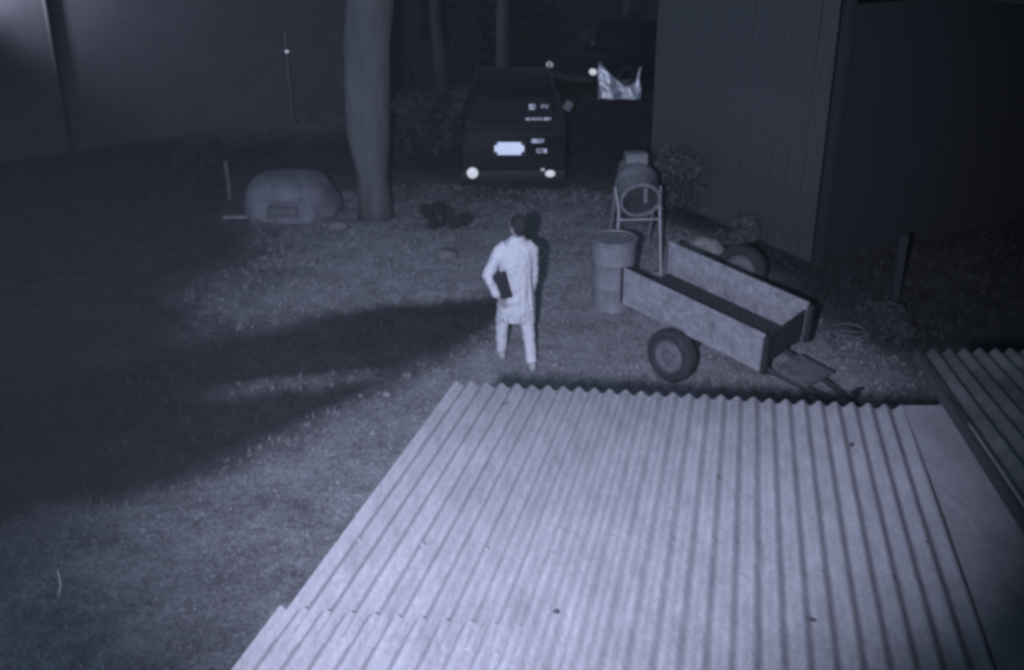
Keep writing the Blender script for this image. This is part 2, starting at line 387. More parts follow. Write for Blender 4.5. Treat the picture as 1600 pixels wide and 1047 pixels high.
# neighbouring roof, steeper and darker, on the right
D2 = Vector((.2235, 1.02, -.215)).normalized()
NA, NB = Vector((2.00, 4.86, 2.60)), Vector((4.6, 4.90, 2.60))
shed2 = empty('neighbouring_shed', (0, 0, 0)); tag(shed2, 'neighbouring shed with the dark corrugated roof at the right edge', 'shed')
for k in range(3):
    corrugated('roof_sheet', MATS['old_zinc'], shed2, NA, NB, D2, .02 * k, 4.4, k * W0, (k + 1) * W0 + .3 * PITCH, .002 * k, jag=.02)
ne = (NB - NA).normalized(); nn2 = ne.cross(D2).normalized(); nn2 = nn2 if nn2.z > 0 else -nn2
def onroof2(u, s, h=0): return NA + ne * u - D2 * s + nn2 * h
mb = MB(); mb.box(onroof2(-.012, 2.2, -.02), (.018, 4.4, .05), Matrix((ne, D2, nn2)).transposed()); mb.build('barge_board', MATS['board_dark'], shed2)
wallslab('wall', MATS['board_dark'], shed2, onroof2(.22, .3).xy, onroof2(2.2, .3).xy, -.1, 2.5)
wallslab('wall', MATS['board_dark'], shed2, onroof2(.16, .3).xy, onroof2(.16, 4.2).xy, -.1, 2.5)

# ================================================================== barn on the right
barn = empty('timber_barn', (2.14, 16.36, 0), math.atan2(-.881, .473))
tag(barn, 'tall dark timber barn with vertical boards and open doorway at right', 'barn')
bw = .15
x = 0; i = 0
bmesh_shared = []
for k in range(5):
    mb = MB(); dz = k * .01; mb.box((0, 0, 1.85), (bw - .006, .022, 3.7), None, .003); o = mb.build('board', MATS['board'], barn); bmesh_shared.append(o)
first = True
while x < 3.5:
    src = bmesh_shared[i % 5]
    o = src if i < 5 else src.copy()
    if i >= 5: COL.objects.link(o)
    o.location = (x + bw / 2, rnd.uniform(-.008, .008), rnd.uniform(-.04, .02)); o.rotation_euler = (0, rnd.uniform(-.003, .003), rnd.uniform(-.015, .015))
    x += bw; i += 1
o.parent = barn
for px in (3.68, 7.9):
    mb = MB(); mb.box((px, .07, 1.8), (.13, .11, 3.6), None, .008); mb.build('post', MATS['board_dark'], barn)
mb = MB(); mb.box((5.88, .07, 3.55), (3.9, .09, .16), None, .005); mb.build('lintel', MATS['board_dark'], barn)
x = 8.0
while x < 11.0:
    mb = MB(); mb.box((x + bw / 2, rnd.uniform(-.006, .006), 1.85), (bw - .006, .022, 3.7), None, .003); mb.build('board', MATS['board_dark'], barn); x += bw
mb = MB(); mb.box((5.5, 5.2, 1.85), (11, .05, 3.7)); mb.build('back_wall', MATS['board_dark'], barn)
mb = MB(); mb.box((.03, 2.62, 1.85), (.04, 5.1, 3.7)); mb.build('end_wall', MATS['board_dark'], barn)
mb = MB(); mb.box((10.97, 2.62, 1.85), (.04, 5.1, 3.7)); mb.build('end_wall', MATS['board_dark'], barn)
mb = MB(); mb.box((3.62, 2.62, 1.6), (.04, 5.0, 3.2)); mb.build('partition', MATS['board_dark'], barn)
mb = MB(); mb.prism([(-.35, 3.70), (5.5, 3.95), (5.5, 4.0), (-.35, 3.75)], -.3, 11.3); mb.build('roof', MATS['old_zinc'], barn)
mb = MB(); mb.prism([(-2.6, 4.10), (-.37, 4.13), (-.37, 4.17), (-2.6, 4.14)], 3.6, 11.3); mb.build('unseen_sky_blocker', MATS['old_zinc'], barn)  # added above the view to keep sky light off the barn front

# ================================================================== wall added for the upper left glow
house = empty('added_outbuilding', (0, 0, 0)); tag(house, 'added outbuilding wall with dark downpipe, catching an added lamp glow in the upper left corner', 'outbuilding')
wallslab('wall', MATS['render_wall'], house, (-12.5, 15.2), (-3.3, 22.4), -.1, 4.6, .2)
wallslab('wall', MATS['render_wall'], house, (-3.2, 22.5), (-5.5, 25.5), -.1, 4.6, .2)
rot_h = math.atan2(7.2, 9.2)
mb = MB(); mb.tube([(-7.75, 18.74, 0), (-7.75, 18.74, 4.5)], .045, 10); mb.build('downpipe', MATS['pipe'], house, smooth=True)
mb = MB(); mb.box((-8.2, 19.2, 4.66), (12.4, 1.4, .1), Matrix.Rotation(rot_h, 3, 'Z')); mb.build('roof', MATS['old_zinc'], house)

# ================================================================== trees
def leaf_cloud(mb, centres, nper, size, seed):
    r = random.Random(seed)
    for c, rad in centres:
        for _ in range(nper):
            dv = Vector((r.gauss(0, 1), r.gauss(0, 1), r.gauss(0, 1))).normalized() * rad * (r.random() ** .4)
            p = Vector(c) + Vector((dv.x, dv.y, dv.z * .75)); s = size * r.uniform(.5, 1.3)
            a = Vector((r.gauss(0, 1), r.gauss(0, 1), r.gauss(0, 1))).normalized(); b2 = a.orthogonal().normalized()
            c2 = Matrix.Rotation(r.uniform(0, 6.28), 3, a) @ b2
            dd = a.cross(c2)
            mb.bm.faces.new([mb.bm.verts.new(p + c2 * s), mb.bm.verts.new(p + dd * s * .4), mb.bm.verts.new(p - c2 * s), mb.bm.verts.new(p - dd * s * .4)])
def tree(loc, h, r0, seed, label, m='bark_dark', crown=(3.4, 6.5), lean=(0, 0), prof=None, crown_low=None, group='trees behind the yard'):
    r = random.Random(seed); t = empty('tree', loc); tag(t, label, 'tree', group)
    pts = []; rad = []
    for k in range(13):
        f = k / 12; z = f * h
        pts.append((lean[0] * z + .06 * math.sin(z * 1.3 + seed), lean[1] * z + .05 * math.cos(z * 1.1 + seed), z - .05))
        rad.append(prof(z) if prof else r0 * (1.25 - .75 * f) + r0 * .5 * math.exp(-z * 5))
    mb = MB(); mb.tube(pts, rad, 14)
    for v_ in mb.bm.verts:
        v_.co += Vector((noise.noise(v_.co * 4), noise.noise(v_.co * 4 + Vector((9, 9, 9))), 0)) * r0 * .22
    tips = []
    for k in range(7):
        z = r.uniform(crown_low or h * .45, h * .98); a = k * .9 + r.uniform(0, .5); L = r.uniform(.8, crown[0] * .6)
        base = Vector((lean[0] * z, lean[1] * z, z)); e1 = base + Vector((math.cos(a) * L * .5, math.sin(a) * L * .5, L * .35)); e2 = base + Vector((math.cos(a) * L, math.sin(a) * L, L * .55))
        mb.tube([base, e1, e2], [r0 * .3, r0 * .18, r0 * .07], 6); tips.append(e2)
    mb.build('trunk', MATS[m], t, smooth='all')
    mb = MB(); cs = [(tp, r.uniform(.7, 1.25)) for tp in tips] + [(Vector((lean[0] * h, lean[1] * h, h + .2)), 1.3)]
    leaf_cloud(mb, cs, 230, .11, seed); mb.build('crown', MATS['leaf_dark'], t, fixn=False)
    return t
def prof_main(z):
    if z < 1.05: return .21 + .02 * z + .05 * math.exp(-z * 9)
    return .245 + .03 * min(z, 3.4)
tree((-1.96, 15.15, 0), 7.5, .27, 3, 'smooth pale tree trunk beside the low rounded mound, left of the parked vehicle', 'bark', crown_low=4.8, prof=prof_main, group='trees round the yard')
TR = [(-1.35, 20.5, .10, 'slim bark-dark trunk just behind and left of the parked vehicle'),
      (-2.6, 25.0, .22, 'dark background trunk seen left of the smooth pale tree'),
      (-.15, 24.5, .14, 'thin dark trunk above the roof of the near vehicle'),
      (.6, 29.0, .25, 'far dark tree above the second pair of vehicle lights'),
      (2.9, 27.5, .22, 'far dark tree above the white plastic sheet'),
      (-5.2, 28.0, .24, 'dark tree behind the corner of the added outbuilding'),
      (-2.3, 32.0, .28, 'farthest dark tree in the gap left of the vehicles')]
for i, (x, y, r0, lab) in enumerate(TR): tree((x, y, 0), rnd.uniform(6, 9), r0, 20 + i, lab, crown_low=2.6)
# bushes
def bush(loc, r, h, n, seed, label, m='leaf', group=None, size=.05):
    rr = random.Random(seed); t = empty('bush', loc); tag(t, label, 'bush', group)
    cs = [((rr.uniform(-r, r) * .7, rr.uniform(-r, r) * .6, rr.uniform(.2, .8) * h), rr.uniform(.3, .5) * min(r, h)) for _ in range(9)]
    mb = MB(); leaf_cloud(mb, cs, n, size, seed); mb.build('foliage', MATS[m], t, fixn=False)
    mb = MB()
    for c, _ in cs: mb.tube([(c[0] * .2, c[1] * .2, 0), (c[0] * .6, c[1] * .6, c[2] * .6), c], [.012, .008, .004], 5)
    mb.build('stem', MATS['bark_dark'], t)
bush((2.35, 15.0, 0), .62, 1.0, 240, 51, 'low weedy bush against the barn wall, right of the concrete mixer')
bush((2.95, 13.9, 0), .35, .45, 120, 52, 'small clump of weeds at the foot of the barn wall behind the trailer')
bush((3.9, 10.9, 0), .42, .40, 170, 53, 'sparse weed clump beyond the trailer drawbar', 'grass_dark', size=.04)
bush((-.95, 14.7, 0), .45, .28, 110, 54, 'low weeds on the ground right of the smooth tree trunk', 'leaf_dark', size=.04)
for i, (x, y, r, h, lab) in enumerate([(-1.9, 18.6, 1.0, 1.2, 'dark scrub behind the smooth pale trunk'), 
        (-5.2, 26.2, 1.1, .8, 'dark scrub beside the far corner of the outbuilding'), (-.3, 27.2, 2.2, 1.9, 'wide dark scrub above the near vehicle'), (2.6, 25.6, 1.3, 1.3, 'dark scrub beyond the white plastic sheet')]):
    bush((x, y, 0), r, h, 320, 70 + i, lab, 'leaf_dark', 'scrub behind the yard', .10)

# ================================================================== low covered mound
mo = empty('covered_mound', (-3.22, 15.35, 0)); tag(mo, 'low rounded mound under a pale sheet, left of the smooth tree trunk', 'covered mound')
mb = MB(); rs = []
for k in range(15):
    f = k / 14; z = .60 * math.sin(f * math.pi / 2); rr = math.cos(f * math.pi / 2) ** .52 if f < 1 else .02
    rs.append([Vector((.70 * max(rr, .02) * math.cos(a), .62 * max(rr, .02) * math.sin(a), z)) for a in [2 * math.pi * q / 40 for q in range(40)]])
mb.rings(rs)
for v_ in mb.bm.verts:
    v_.co += Vector((noise.noise(v_.co * 3.2), noise.noise(v_.co * 3.2 + Vector((5, 5, 5))), .6 * noise.noise(v_.co * 2.5 + Vector((2, 7, 1))))) * .055
    a = math.atan2(v_.co.y, v_.co.x); v_.co.x *= 1 + .02 * math.sin(a * 9)
    if v_.co.z > .02 and v_.co.y < -.2 and -.32 < v_.co.x < .22 and v_.co.z < .30: v_.co.y += .16
mb.build('sheet', MATS['tarp'], mo, smooth='all')
mb = MB(); mb.box((-.06, -.44, .13), (.44, .10, .18), None, .02); mb.build('crate_end', MATS['tarp_dark'], mo, smooth=True)
mb = MB(); mb.box((-.06, -.50, .165), (.40, .02, .02)); mb.build('lath', MATS['tarp'], mo)
mb = MB(); mb.box((0, 0, 0), (.34, .10, .03), None, .004); o = mb.build('plank', MATS['debris'], None); o.location = (-3.98, 15.0, .035); o.rotation_euler = (0, .03, .15)
tag(o, 'short pale plank lying at the left foot of the rounded mound', 'plank')
mb = MB(); mb.tube([(0, 0, -.1), (.01, 0, .3), (0, 0, .62)], [.035, .032, .03], 8); o = mb.build('stake', MATS['bark'], None, smooth=True); o.location = (-4.28, 15.9, 0)
tag(o, 'thin upright stake left of the rounded mound', 'stake')

# ================================================================== trailer
tz = .04
tr = empty('box_trailer', (1.60, 9.80, 0), math.atan2(-.72, .69))
tag(tr, 'open single-axle box trailer with pale steel sides tipped onto its drawbar', 'trailer')
TL, TW, SH = 1.68, .72, .345          # length, width, side height; local x forward, y to the far side
tilt = Matrix.Rotation(R(9), 4, 'X') @ Matrix.Rotation(R(7), 4, 'Y')   # nose down
def tb(name, m, boxes, sm=False):
    mb = MB()
    for c, dd, bev in boxes: mb.box(c, dd, None, bev)
    bmesh.ops.transform(mb.bm, matrix=Matrix.Translation((0, 0, .52)) @ tilt, verts=mb.bm.verts)
    return mb.build(name, m, tr, smooth=sm)
x0, x1 = -.74, -.74 + TL
yn, yf = .10, .10 + TW
def sheet_panel(name, y, face):
    tb(name, MATS['trailer_steel'], [((x0 + TL / 2, y, SH / 2), (TL, .012, SH), 0)] )
    tb('top_rail', MATS['trailer_steel'], [((x0 + TL / 2, y, SH + .016), (TL + .02, .036, .032), .006)])
    tb('bottom_rail', MATS['trailer_steel'], [((x0 + TL / 2, y, -.022), (TL, .04, .04), .005)])
    for fx in (.0, .33, .66, 1.0):
        tb('rib', MATS['trailer_steel'], [((x0 + .02 + (TL - .04) * fx, y + face * .014, SH / 2 - .002), (.034, .016, SH - .01), .003)])
sheet_panel('near_side', yn, -1); sheet_panel('far_side', yf, -1)
tb('bed', MATS['dark_steel'], [((x0 + TL / 2, yn + TW / 2, -.005), (TL - .02, TW - .02, .012), 0)])
tb('front_board', MATS['dark_steel'], [((x1 - .01, yn + TW / 2, .15), (.014, TW - .03, .31), 0)])
tb('front_post', MATS['dark_steel'], [((x1 + .035, yn + .005, SH / 2 - .03), (.05, .05, SH + .07), .005)])
tb('front_post', MATS['dark_steel'], [((x1 + .035, yf, SH / 2 - .03), (.05, .05, SH + .07), .005)])
tb('rear_post', MATS['dark_steel'], [((x0 - .025, yn + .005, SH / 2 - .01), (.035, .045, SH + .06), .005)])
for k in range(3): tb('crossmember', MATS['dark_steel'], [((x0 + .25 + k * .6, yn + TW / 2, -.07), (.05, TW - .1, .05), 0)])
mb = MB(); mb.tube([(0, .0, .275), (0, TW + .2, .275)], .028, 10); mb.build('axle', MATS['dark_steel'], tr, smooth=True)
def wheel(y, parent, rad=.275, w=.155, name='wheel'):
    t = empty(name); t.parent = parent; t.location = (0, y, rad); t.rotation_euler = (R(90), 0, 0)
    mb = MB(); h = w / 2
    mb.lathe([(rad * .62, -h * .7), (rad * .72, -h), (rad * .90, -h * .98), (rad * .98, -h * .72), (rad, -h * .4), (rad, h * .4), (rad * .98, h * .72), (rad * .90, h * .98), (rad * .72, h), (rad * .62, h * .7)], 40)
    a = mb.build('tyre', MATS['tyre'], t, smooth=True)
    mb = MB(); mb.lathe([(rad * .63, h * .7), (rad * .60, h * .72), (rad * .56, h * .35), (rad * .46, h * .22), (rad * .34, h * .42), (rad * .22, h * .45), (rad * .20, h * .8), (rad * .10, h * .86), (.0005, h * .87)], 32)
    for k in range(4):
        a2 = k * math.pi / 2 + .4; mb.ell((rad * .28 * math.cos(a2), rad * .28 * math.sin(a2), h * .5), (.012, .012, .012), 8)
    mb.build('rim', MATS['dusty_rim'], t, smooth=True)
    return t
wheel(-.02, tr); w2 = wheel(TW + .24, tr)
w2.rotation_euler = (R(-90), 0, 0)
# drawbar
zc = .52 - .06 - math.tan(R(4.5)) * 1.0
for yy in (yn + .10, yf - .10):
    mb = MB(); mb.tube([(x1 - .25, yy, zc + .02), (x1 + 1.16, yn + TW / 2, .10)], .028, 4); mb.build('drawbar', MATS['dark_steel'], tr)
mb = MB(); mb.box((x1 + 1.24, yn + TW / 2, .10), (.24, .075, .07), None, .015); mb.ell((x1 + 1.36, yn + TW / 2, .10), (.06, .05, .05), 10); mb.build('coupling', MATS['dark_steel'], tr)
mb = MB(); mb.prism([(-.22, -.006), (.22, -.006), (.22, .006), (-.22, .006)], 0, .38)
bmesh.ops.transform(mb.bm, matrix=Matrix.Translation((x1 + .06, yn + TW / 2, zc + .01)) @ Matrix.Rotation(R(9), 4, 'Y'), verts=mb.bm.verts); mb.build('toolbox_plate', MATS['dull_steel'], tr)
mb = MB(); mb.tube([(x1 + .80, yn + TW / 2, .02), (x1 + .80, yn + TW / 2, .34)], .02, 8); mb.box((x1 + .80, yn + TW / 2, .35), (.03, .14, .02)); mb.build('jockey_stand', MATS['dark_steel'], tr)

mb = MB(); mb.box((0, 0, .40), (.09, .09, .95), None, .008); o = mb.build('short_post', MATS['board_dark'], None); o.location = (4.45, 11.75, 0); tag(o, 'short upright post in the dark before the barn doorway', 'post')
# tyre leaning behind the trailer
ty = empty('loose_wheel', (2.74, 12.15, 0), R(-35)); tag(ty, 'old loose wheel standing behind the far side of the trailer', 'wheel')
wheel(0, ty, .30, .17, 'wheel_body')
# rubble near the wall
for i, (x, y, s, lab) in enumerate([(2.55, 13.6, .20, 'largest pale lump of rubble behind the trailer, near the barn wall'), (2.95, 13.25, .13, 'smaller lump of rubble between the pale lump and the loose wheel'),
                                    (-.85, 13.4, .11, 'fist-sized stone on the lit ground left behind the person'), (-2.45, 14.6, .10, 'stone at the foot of the smooth trunk')]):
    mb = MB(); bmesh.ops.create_icosphere(mb.bm, subdivisions=3, radius=s)
    for v_ in mb.bm.verts: v_.co = Vector((v_.co.x * 1.4, v_.co.y, v_.co.z * .7)) * (1 + .35 * noise.noise(v_.co * 6 + Vector((i * 3, 0, 0))))
    o = mb.build('stone', MATS['debris' if i < 2 else 'rock'], None, smooth=True); o.location = (x, y, s * .35); tag(o, lab, 'stone')
# coil of wire on the ground beyond the drawbar
mb = MB()
pts = [(.20 * math.cos(t * .35) * (1 + .08 * math.sin(t * 1.7)), .20 * math.sin(t * .35), .03 + .0035 * t + .012 * math.sin(t * .9)) for t in range(72)]
mb.tube(pts, .006, 5); o = mb.build('wire_coil', MATS['dull_steel'], None); o.location = (3.55, 10.45, 0); tag(o, 'loose coil of pale wire lying beyond the trailer drawbar', 'wire')
for i, (x, y, a, L, lab) in enumerate([(-1.1, 8.9, .4, .32, 'thin twig on the pale ground left of the roof corner'), (-2.0, 7.4, 1.3, .26, 'short bent twig on the gravel beside the roof edge'), (.75, 10.9, 2.2, .30, 'twig lying between the person and the drum'), (-2.6, 12.4, .2, .4, 'longer twig on the track left behind the person')]):
    mb = MB(); mb.tube([(0, 0, .02), (L * .4, .03, .045), (L * .75, -.01, .03), (L, .05, .035)], [.008, .007, .006, .003], 6); mb.tube([(L * .4, .03, .045), (L * .6, .12, .06)], [.005, .003], 5)
    o = mb.build('twig', MATS['rock']); o.location = (x, y, gz(x, y)); o.rotation_euler = (0, 0, a); tag(o, lab, 'twig')
# stick
mb = MB(); mb.tube([(0, 0, 0), (.01, .05, .08), (-.015, .10, .17)], [.008, .009, .006], 6); o = mb.build('stick', MATS['stick'], None, smooth=True); o.location = (-3.22, 6.3, 0)
tag(o, 'small pale stick upright in the near left grass', 'stick')

# ================================================================== steel drum
dr = empty('steel_drum', (1.16, 11.72, 0)); tag(dr, 'pale upright steel drum behind the trailer tailboard end', 'drum')
mb = MB(); mb.lathe([(.002, .01), (.228, .01), (.236, .0), (.240, .012), (.230, .03), (.238, .27), (.246, .285), (.240, .30), (.250, .56), (.258, .575), (.252, .59), (.258, .80), (.258, .825)], 40)
mb.build('body', MATS['drum_paint'], dr, smooth=True)
mb = MB(); mb.lathe([(.258, .80), (.270, .825), (.270, .845), (.252, .85), (.248, .835), (.002, .832)], 40); mb.build('lid', MATS['drum_paint'], dr, smooth=True)
mb = MB(); mb.lathe([(.03, .832), (.03, .848), (.002, .85)], 12, Matrix.Translation((.13, .1, 0))); mb.build('bung', MATS['dull_steel'], dr)
mb = MB(); mb.lathe([(.230, .10), (.2405, .102), (.2405, .125), (.230, .127)], 40); mb.build('bottom_hoop', MATS['frame_steel'], dr, smooth=True)

# ================================================================== concrete mixer
mi = empty('concrete_mixer', (1.56, 12.95, 0), R(4)); tag(mi, 'upright concrete mixer on a tubular frame with its round mouth facing the camera', 'concrete mixer'); mi.scale = (.94, .94, .94)
axis_v = Vector((0, -math.cos(R(22)), -math.sin(R(22))))
q = axis_v.to_track_quat('Z', 'Y').to_matrix().to_4x4(); q.translation = Vector((0, .14, 1.12))
mb = MB(); mb.lathe([(.245, .30), (.262, .30), (.268, .28), (.255, .26), (.285, -.02), (.29, -.05), (.28, -.08), (.20, -.40), (.10, -.44), (.003, -.44)], 36, q); mb.build('drum', MATS['mixer_paint'], mi, smooth=True)
mb = MB(); mb.lathe([(.243, .30), (.238, .26), (.27, -.02), (.18, -.38), (.003, -.40)], 36, q); mb.build('drum_lining', MATS['mixer_inside'], mi, smooth=True)
mb = MB(); mb.lathe([(.235, .285), (.235, .32), (.270, .32), (.270, .285)], 36, q); mb.build('mouth_ring', MATS['frame_steel'], mi, smooth=True)
mb = MB(); mb.box(q @ Vector((0, .17, 0)), (.06, .02, .22), None); mb.box(q @ Vector((.12, -.12, .05)), (.05, .02, .2)); mb.build('paddle', MATS['mixer_paint'], mi)
mb = MB(); mb.box((0, .30, 1.45), (.30, .22, .16), None, .03); mb.build('motor_cover', MATS['mixer_paint'], mi)
for sx in (-1, 1):
    mb = MB(); mb.tube([(sx * .30, -.28, 0), (sx * .27, -.10, .86), (sx * .30, .06, 1.12)], .020, 8); mb.build('leg', MATS['frame_steel'], mi, smooth=True)
    mb = MB(); mb.tube([(sx * .28, .62, .1), (sx * .27, .30, .8), (sx * .30, .08, 1.12)], .020, 8); mb.build('leg', MATS['frame_steel'], mi, smooth=True)
mb = MB(); mb.tube([(-.275, -.13, .74), (.275, -.13, .74)], .018, 8); mb.build('crossbar', MATS['frame_steel'], mi, smooth=True)
mb = MB(); mb.tube([(-.30, -.28, .03), (.30, -.28, .03)], .018, 8); mb.build('foot_bar', MATS['frame_steel'], mi, smooth=True)

# ================================================================== vehicles
def suv():
    t = empty('parked_car', (.02, 15.95, 0)); tag(t, 'dark four-wheel drive seen from behind with its small rear reflectors glowing', 'car')
    # local: x across, y forward (away), rear at y=0
    secs = [(0.00, .34, 1.00, .76, .70), (.05, .30, 1.08, .80, .74), (.9, .30, 1.08, .82, .76), (2.7, .30, 1.05, .82, .76), (3.9, .32, .98, .80, .72), (4.25, .38, .86, .74, .64)]
    mb = MB(); rs = []
    for y, z0, z1, w, wt in secs:
        rs.append([(-w + .04, y, z0), (-w, y, z0 + .10), (-w, y, (z0 + z1) / 2), (-wt - .03, y, z1 - .06), (-wt + .03, y, z1), (wt - .03, y, z1), (wt + .03, y, z1 - .06), (w, y, (z0 + z1) / 2), (w, y, z0 + .10), (w - .04, y, z0)])
    mb.rings(rs); mb.build('body', MATS['car_paint'], t, smooth=True)
    mb = MB(); rs = []
    for y, zt, w in [(.06, 1.05, .74), (.30, 1.55, .64), (.42, 1.63, .62), (1.7, 1.66, .62), (2.25, 1.58, .62), (2.95, 1.04, .74)]:
        rs.append([(-.745, y, 1.03), (-w, y, zt - .05), (-w + .08, y, zt), (w - .08, y, zt), (w, y, zt - .05), (.745, y, 1.03)])
    mb.rings(rs); mb.build('cabin', MATS['car_paint'], t, smooth=True)
    mb = MB(); mb.rings([[(-.60, .050, 1.12), (.60, .080, 1.12), (.54, .262, 1.50), (-.54, .262, 1.50)], [(-.60, .096, 1.12), (.60, .096, 1.12), (.54, .278, 1.50), (-.54, .278, 1.50)]]); mb.build('rear_window', MATS['car_glass'], t)
    mb = MB(); mb.box((.37, .09, 1.215), (.38, .014, .045), Matrix.Rotation(-.28, 3, 'X'), .006); mb.build('wiper', MATS['chrome_bits'], t)
    mb = MB(); mb.box((.28, .17, 1.375), (.11, .02, .09), Matrix.Rotation(-.2, 3, 'X'), .01); mb.box((.46, .175, 1.39), (.12, .02, .07), Matrix.Rotation(-.2, 3, 'X'), .01); mb.build('window_sticker', MATS['chrome_bits'], t)
    mb = MB(); mb.box((0, -.03, .40), (1.58, .16, .20), None, .05); mb.build('bumper', MATS['black_plastic'], t, smooth=True)
    mb = MB(); mb.box((-.06, -.018, .80), (.50, .012, .23), Matrix.Rotation(R(-10), 3, 'X'), .004); mb.build('plate_holder', MATS['black_plastic'], t)
    mb = MB(); mb.prism([(-.003, -.0925), (.003, -.0925), (.003, .0925), (-.003, .0925)], -.22, .22)
    bmesh.ops.bevel(mb.bm, geom=[e_ for e_ in mb.bm.edges if abs(e_.verts[0].co.y - e_.verts[1].co.y) > .004 and abs(e_.verts[0].co.x - e_.verts[1].co.x) < .001 and abs(e_.verts[0].co.z - e_.verts[1].co.z) < .001], offset=.045, segments=5, affect='EDGES')
    bmesh.ops.transform(mb.bm, matrix=Matrix.Translation((-.06, -.034, .80)) @ Matrix.Rotation(R(-16), 4, 'X'), verts=mb.bm.verts); mb.build('number_plate', MATS['plate_film'], t)
    mb = MB(); mb.box((.36, -.01, .91), (.20, .02, .07), Matrix.Rotation(R(-14), 3, 'X'), .01); mb.box((.42, -.012, .76), (.17, .02, .075), Matrix.Rotation(R(-15), 3, 'X'), .01)
    mb.build('door_handle', MATS['chrome_bits'], t)
    for sx in (-.61, .55):
        lp = MB(); lp.ell((sx, -.115, .45 if sx < 0 else .44), (.085 if sx < 0 else .075, .03, .085 if sx < 0 else .055), 16); lp.build('rear_reflector', MATS['lens_glow'], t, smooth=True)  # bumper reflectors; returned infrared light is put in as emission
    mb = MB(); mb.ell((.44, -.112, .50), (.035, .012, .025), 12); mb.build('marker_reflector', MATS['lens_glow_dim'], t, smooth=True)  # small reflector glint, also put in as emission
    for sx in (-.745, .745):
        mb = MB(); mb.box((sx, .03, .82), (.07, .05, .26), None, .012); mb.build('tail_light', MATS['lamp_lens'], t)
    mb = MB(); mb.box((.90, 1.9, 1.02), (.15, .09, .17), Matrix.Rotation(.5, 3, 'Y'), .03); mb.build('wing_mirror', MATS['dull_steel'], t)
    mb = MB(); mb.box((-.90, 1.9, 1.02), (.20, .09, .15), None, .03); mb.build('wing_mirror', MATS['black_plastic'], t)
    for sx in (-.72, .72):
        for yy in (.80, 3.4):
            w = empty('wheel'); w.parent = t; w.location = (sx, yy, .34); w.rotation_euler = (0, R(90) if sx > 0 else R(-90), 0)
            mb = MB(); mb.lathe([(.20, -.10), (.33, -.10), (.345, -.06), (.345, .06), (.33, .10), (.20, .10)], 28); mb.build('tyre', MATS['tyre'], w, smooth=True)
            mb = MB(); mb.lathe([(.20, .08), (.17, .05), (.08, .09), (.001, .09)], 20); mb.build('rim', MATS['dull_steel'], w, smooth=True)
    mb = MB(); mb.tube([(-.58, .3, 1.68), (-.58, 1.9, 1.71)], .015, 6); mb.build('roof_rail', MATS['black_plastic'], t)
    mb = MB(); mb.tube([(.58, .3, 1.68), (.58, 1.9, 1.71)], .015, 6); mb.build('roof_rail', MATS['black_plastic'], t)
    return t
suv()
def sedan():
    t = empty('parked_car', (1.28, 23.9, 0), R(-44)); tag(t, 'distant dark car parked at an angle beside the white plastic sheet, lamps shining', 'car')
    mb = MB(); rs = []
    for y, z0, z1, w in [(0, .30, .66, .68), (.15, .22, .74, .80), (1.1, .20, .86, .84), (3.2, .20, .90, .84), (4.1, .24, .84, .80), (4.3, .34, .74, .70)]:
        rs.append([(-w + .05, y, z0), (-w, y, z0 + .12), (-w, y, z1 - .12), (-w + .10, y, z1), (w - .10, y, z1), (w, y, z1 - .12), (w, y, z0 + .12), (w - .05, y, z0)])
    mb.rings(rs); mb.build('body', MATS['car_paint'], t, smooth=True)
    mb = MB(); rs = []
    for y, zt, w in [(1.05, .86, .74), (1.75, 1.34, .58), (2.7, 1.40, .58), (3.6, .90, .72)]:
        rs.append([(-.76, y, .85), (-w, y, zt - .03), (-w + .07, y, zt), (w - .07, y, zt), (w, y, zt - .03), (.76, y, .85)])
    mb.rings(rs); mb.build('cabin', MATS['car_glass'], t, smooth=True)
    for sx, k in ((-.62, 'lens_glow_dim'), (.62, 'lens_glow')):
        mb = MB(); mb.ell((sx, -.0, .54), (.10, .06, .07), 14); mb.build('headlight', MATS[k], t, smooth=True)
    mb = MB(); mb.box((0, -.02, .34), (1.3, .1, .14), None, .03); mb.build('bumper', MATS['black_plastic'], t)
    for sx in (-.76, .76):
        for yy in (.85, 3.45):
            w = empty('wheel'); w.parent = t; w.location = (sx, yy, .30); w.rotation_euler = (0, R(90) if sx > 0 else R(-90), 0)
            mb = MB(); mb.lathe([(.18, -.09), (.29, -.09), (.30, -.05), (.30, .05), (.29, .09), (.18, .09)], 24); mb.build('tyre', MATS['tyre'], w, smooth=True)
            mb = MB(); mb.lathe([(.18, .07), (.10, .05), (.001, .06)], 16); mb.build('rim', MATS['dull_steel'], w, smooth=True)
sedan()
# white plastic sheet on two posts
ps = empty('plastic_sheet', (2.24, 22.9, 0)); tag(ps, 'crumpled white plastic sheet hung between two short posts beyond the mixer', 'plastic sheet')
mb = MB(); bm = mb.bm; nu, nv = 28, 14; g = []
for j in range(nv + 1):
    r_ = []
    for i in range(nu + 1):
        u = i / nu; vv = j / nv
        top = .84 - .52 * min(1, u / .62) ** .85 if u < .62 else (.32 + .08 * (u - .62) / .25 if u < .87 else .40 + .32 * min(1, (u - .87) / .08))
        top = max(top, .3)
        z = .10 + (top - .10 + .02) * vv
        yy = .03 * math.sin(u * 13 + vv * 2) + .05 * noise.noise(Vector((u * 5, vv * 5, 0))) - .10 * (1 - vv)
        r_.append(bm.verts.new((-.44 + .88 * u + .02 * math.sin(vv * 7), yy, z)))
    g.append(r_)
for j in range(nv):
    for i in range(nu): bm.faces.new((g[j][i], g[j][i + 1], g[j + 1][i + 1], g[j + 1][i]))
bmesh.ops.solidify(bm, geom=list(bm.faces), thickness=.004)
mb.build('sheet', MATS['white_plastic'], ps, smooth='all')
for sx, h in ((-.44, .86), (.44, .76)):
    mb = MB(); mb.tube([(sx, .06, -.1), (sx, .06, h)], .025, 8); mb.build('post', MATS['bark_dark'], ps)
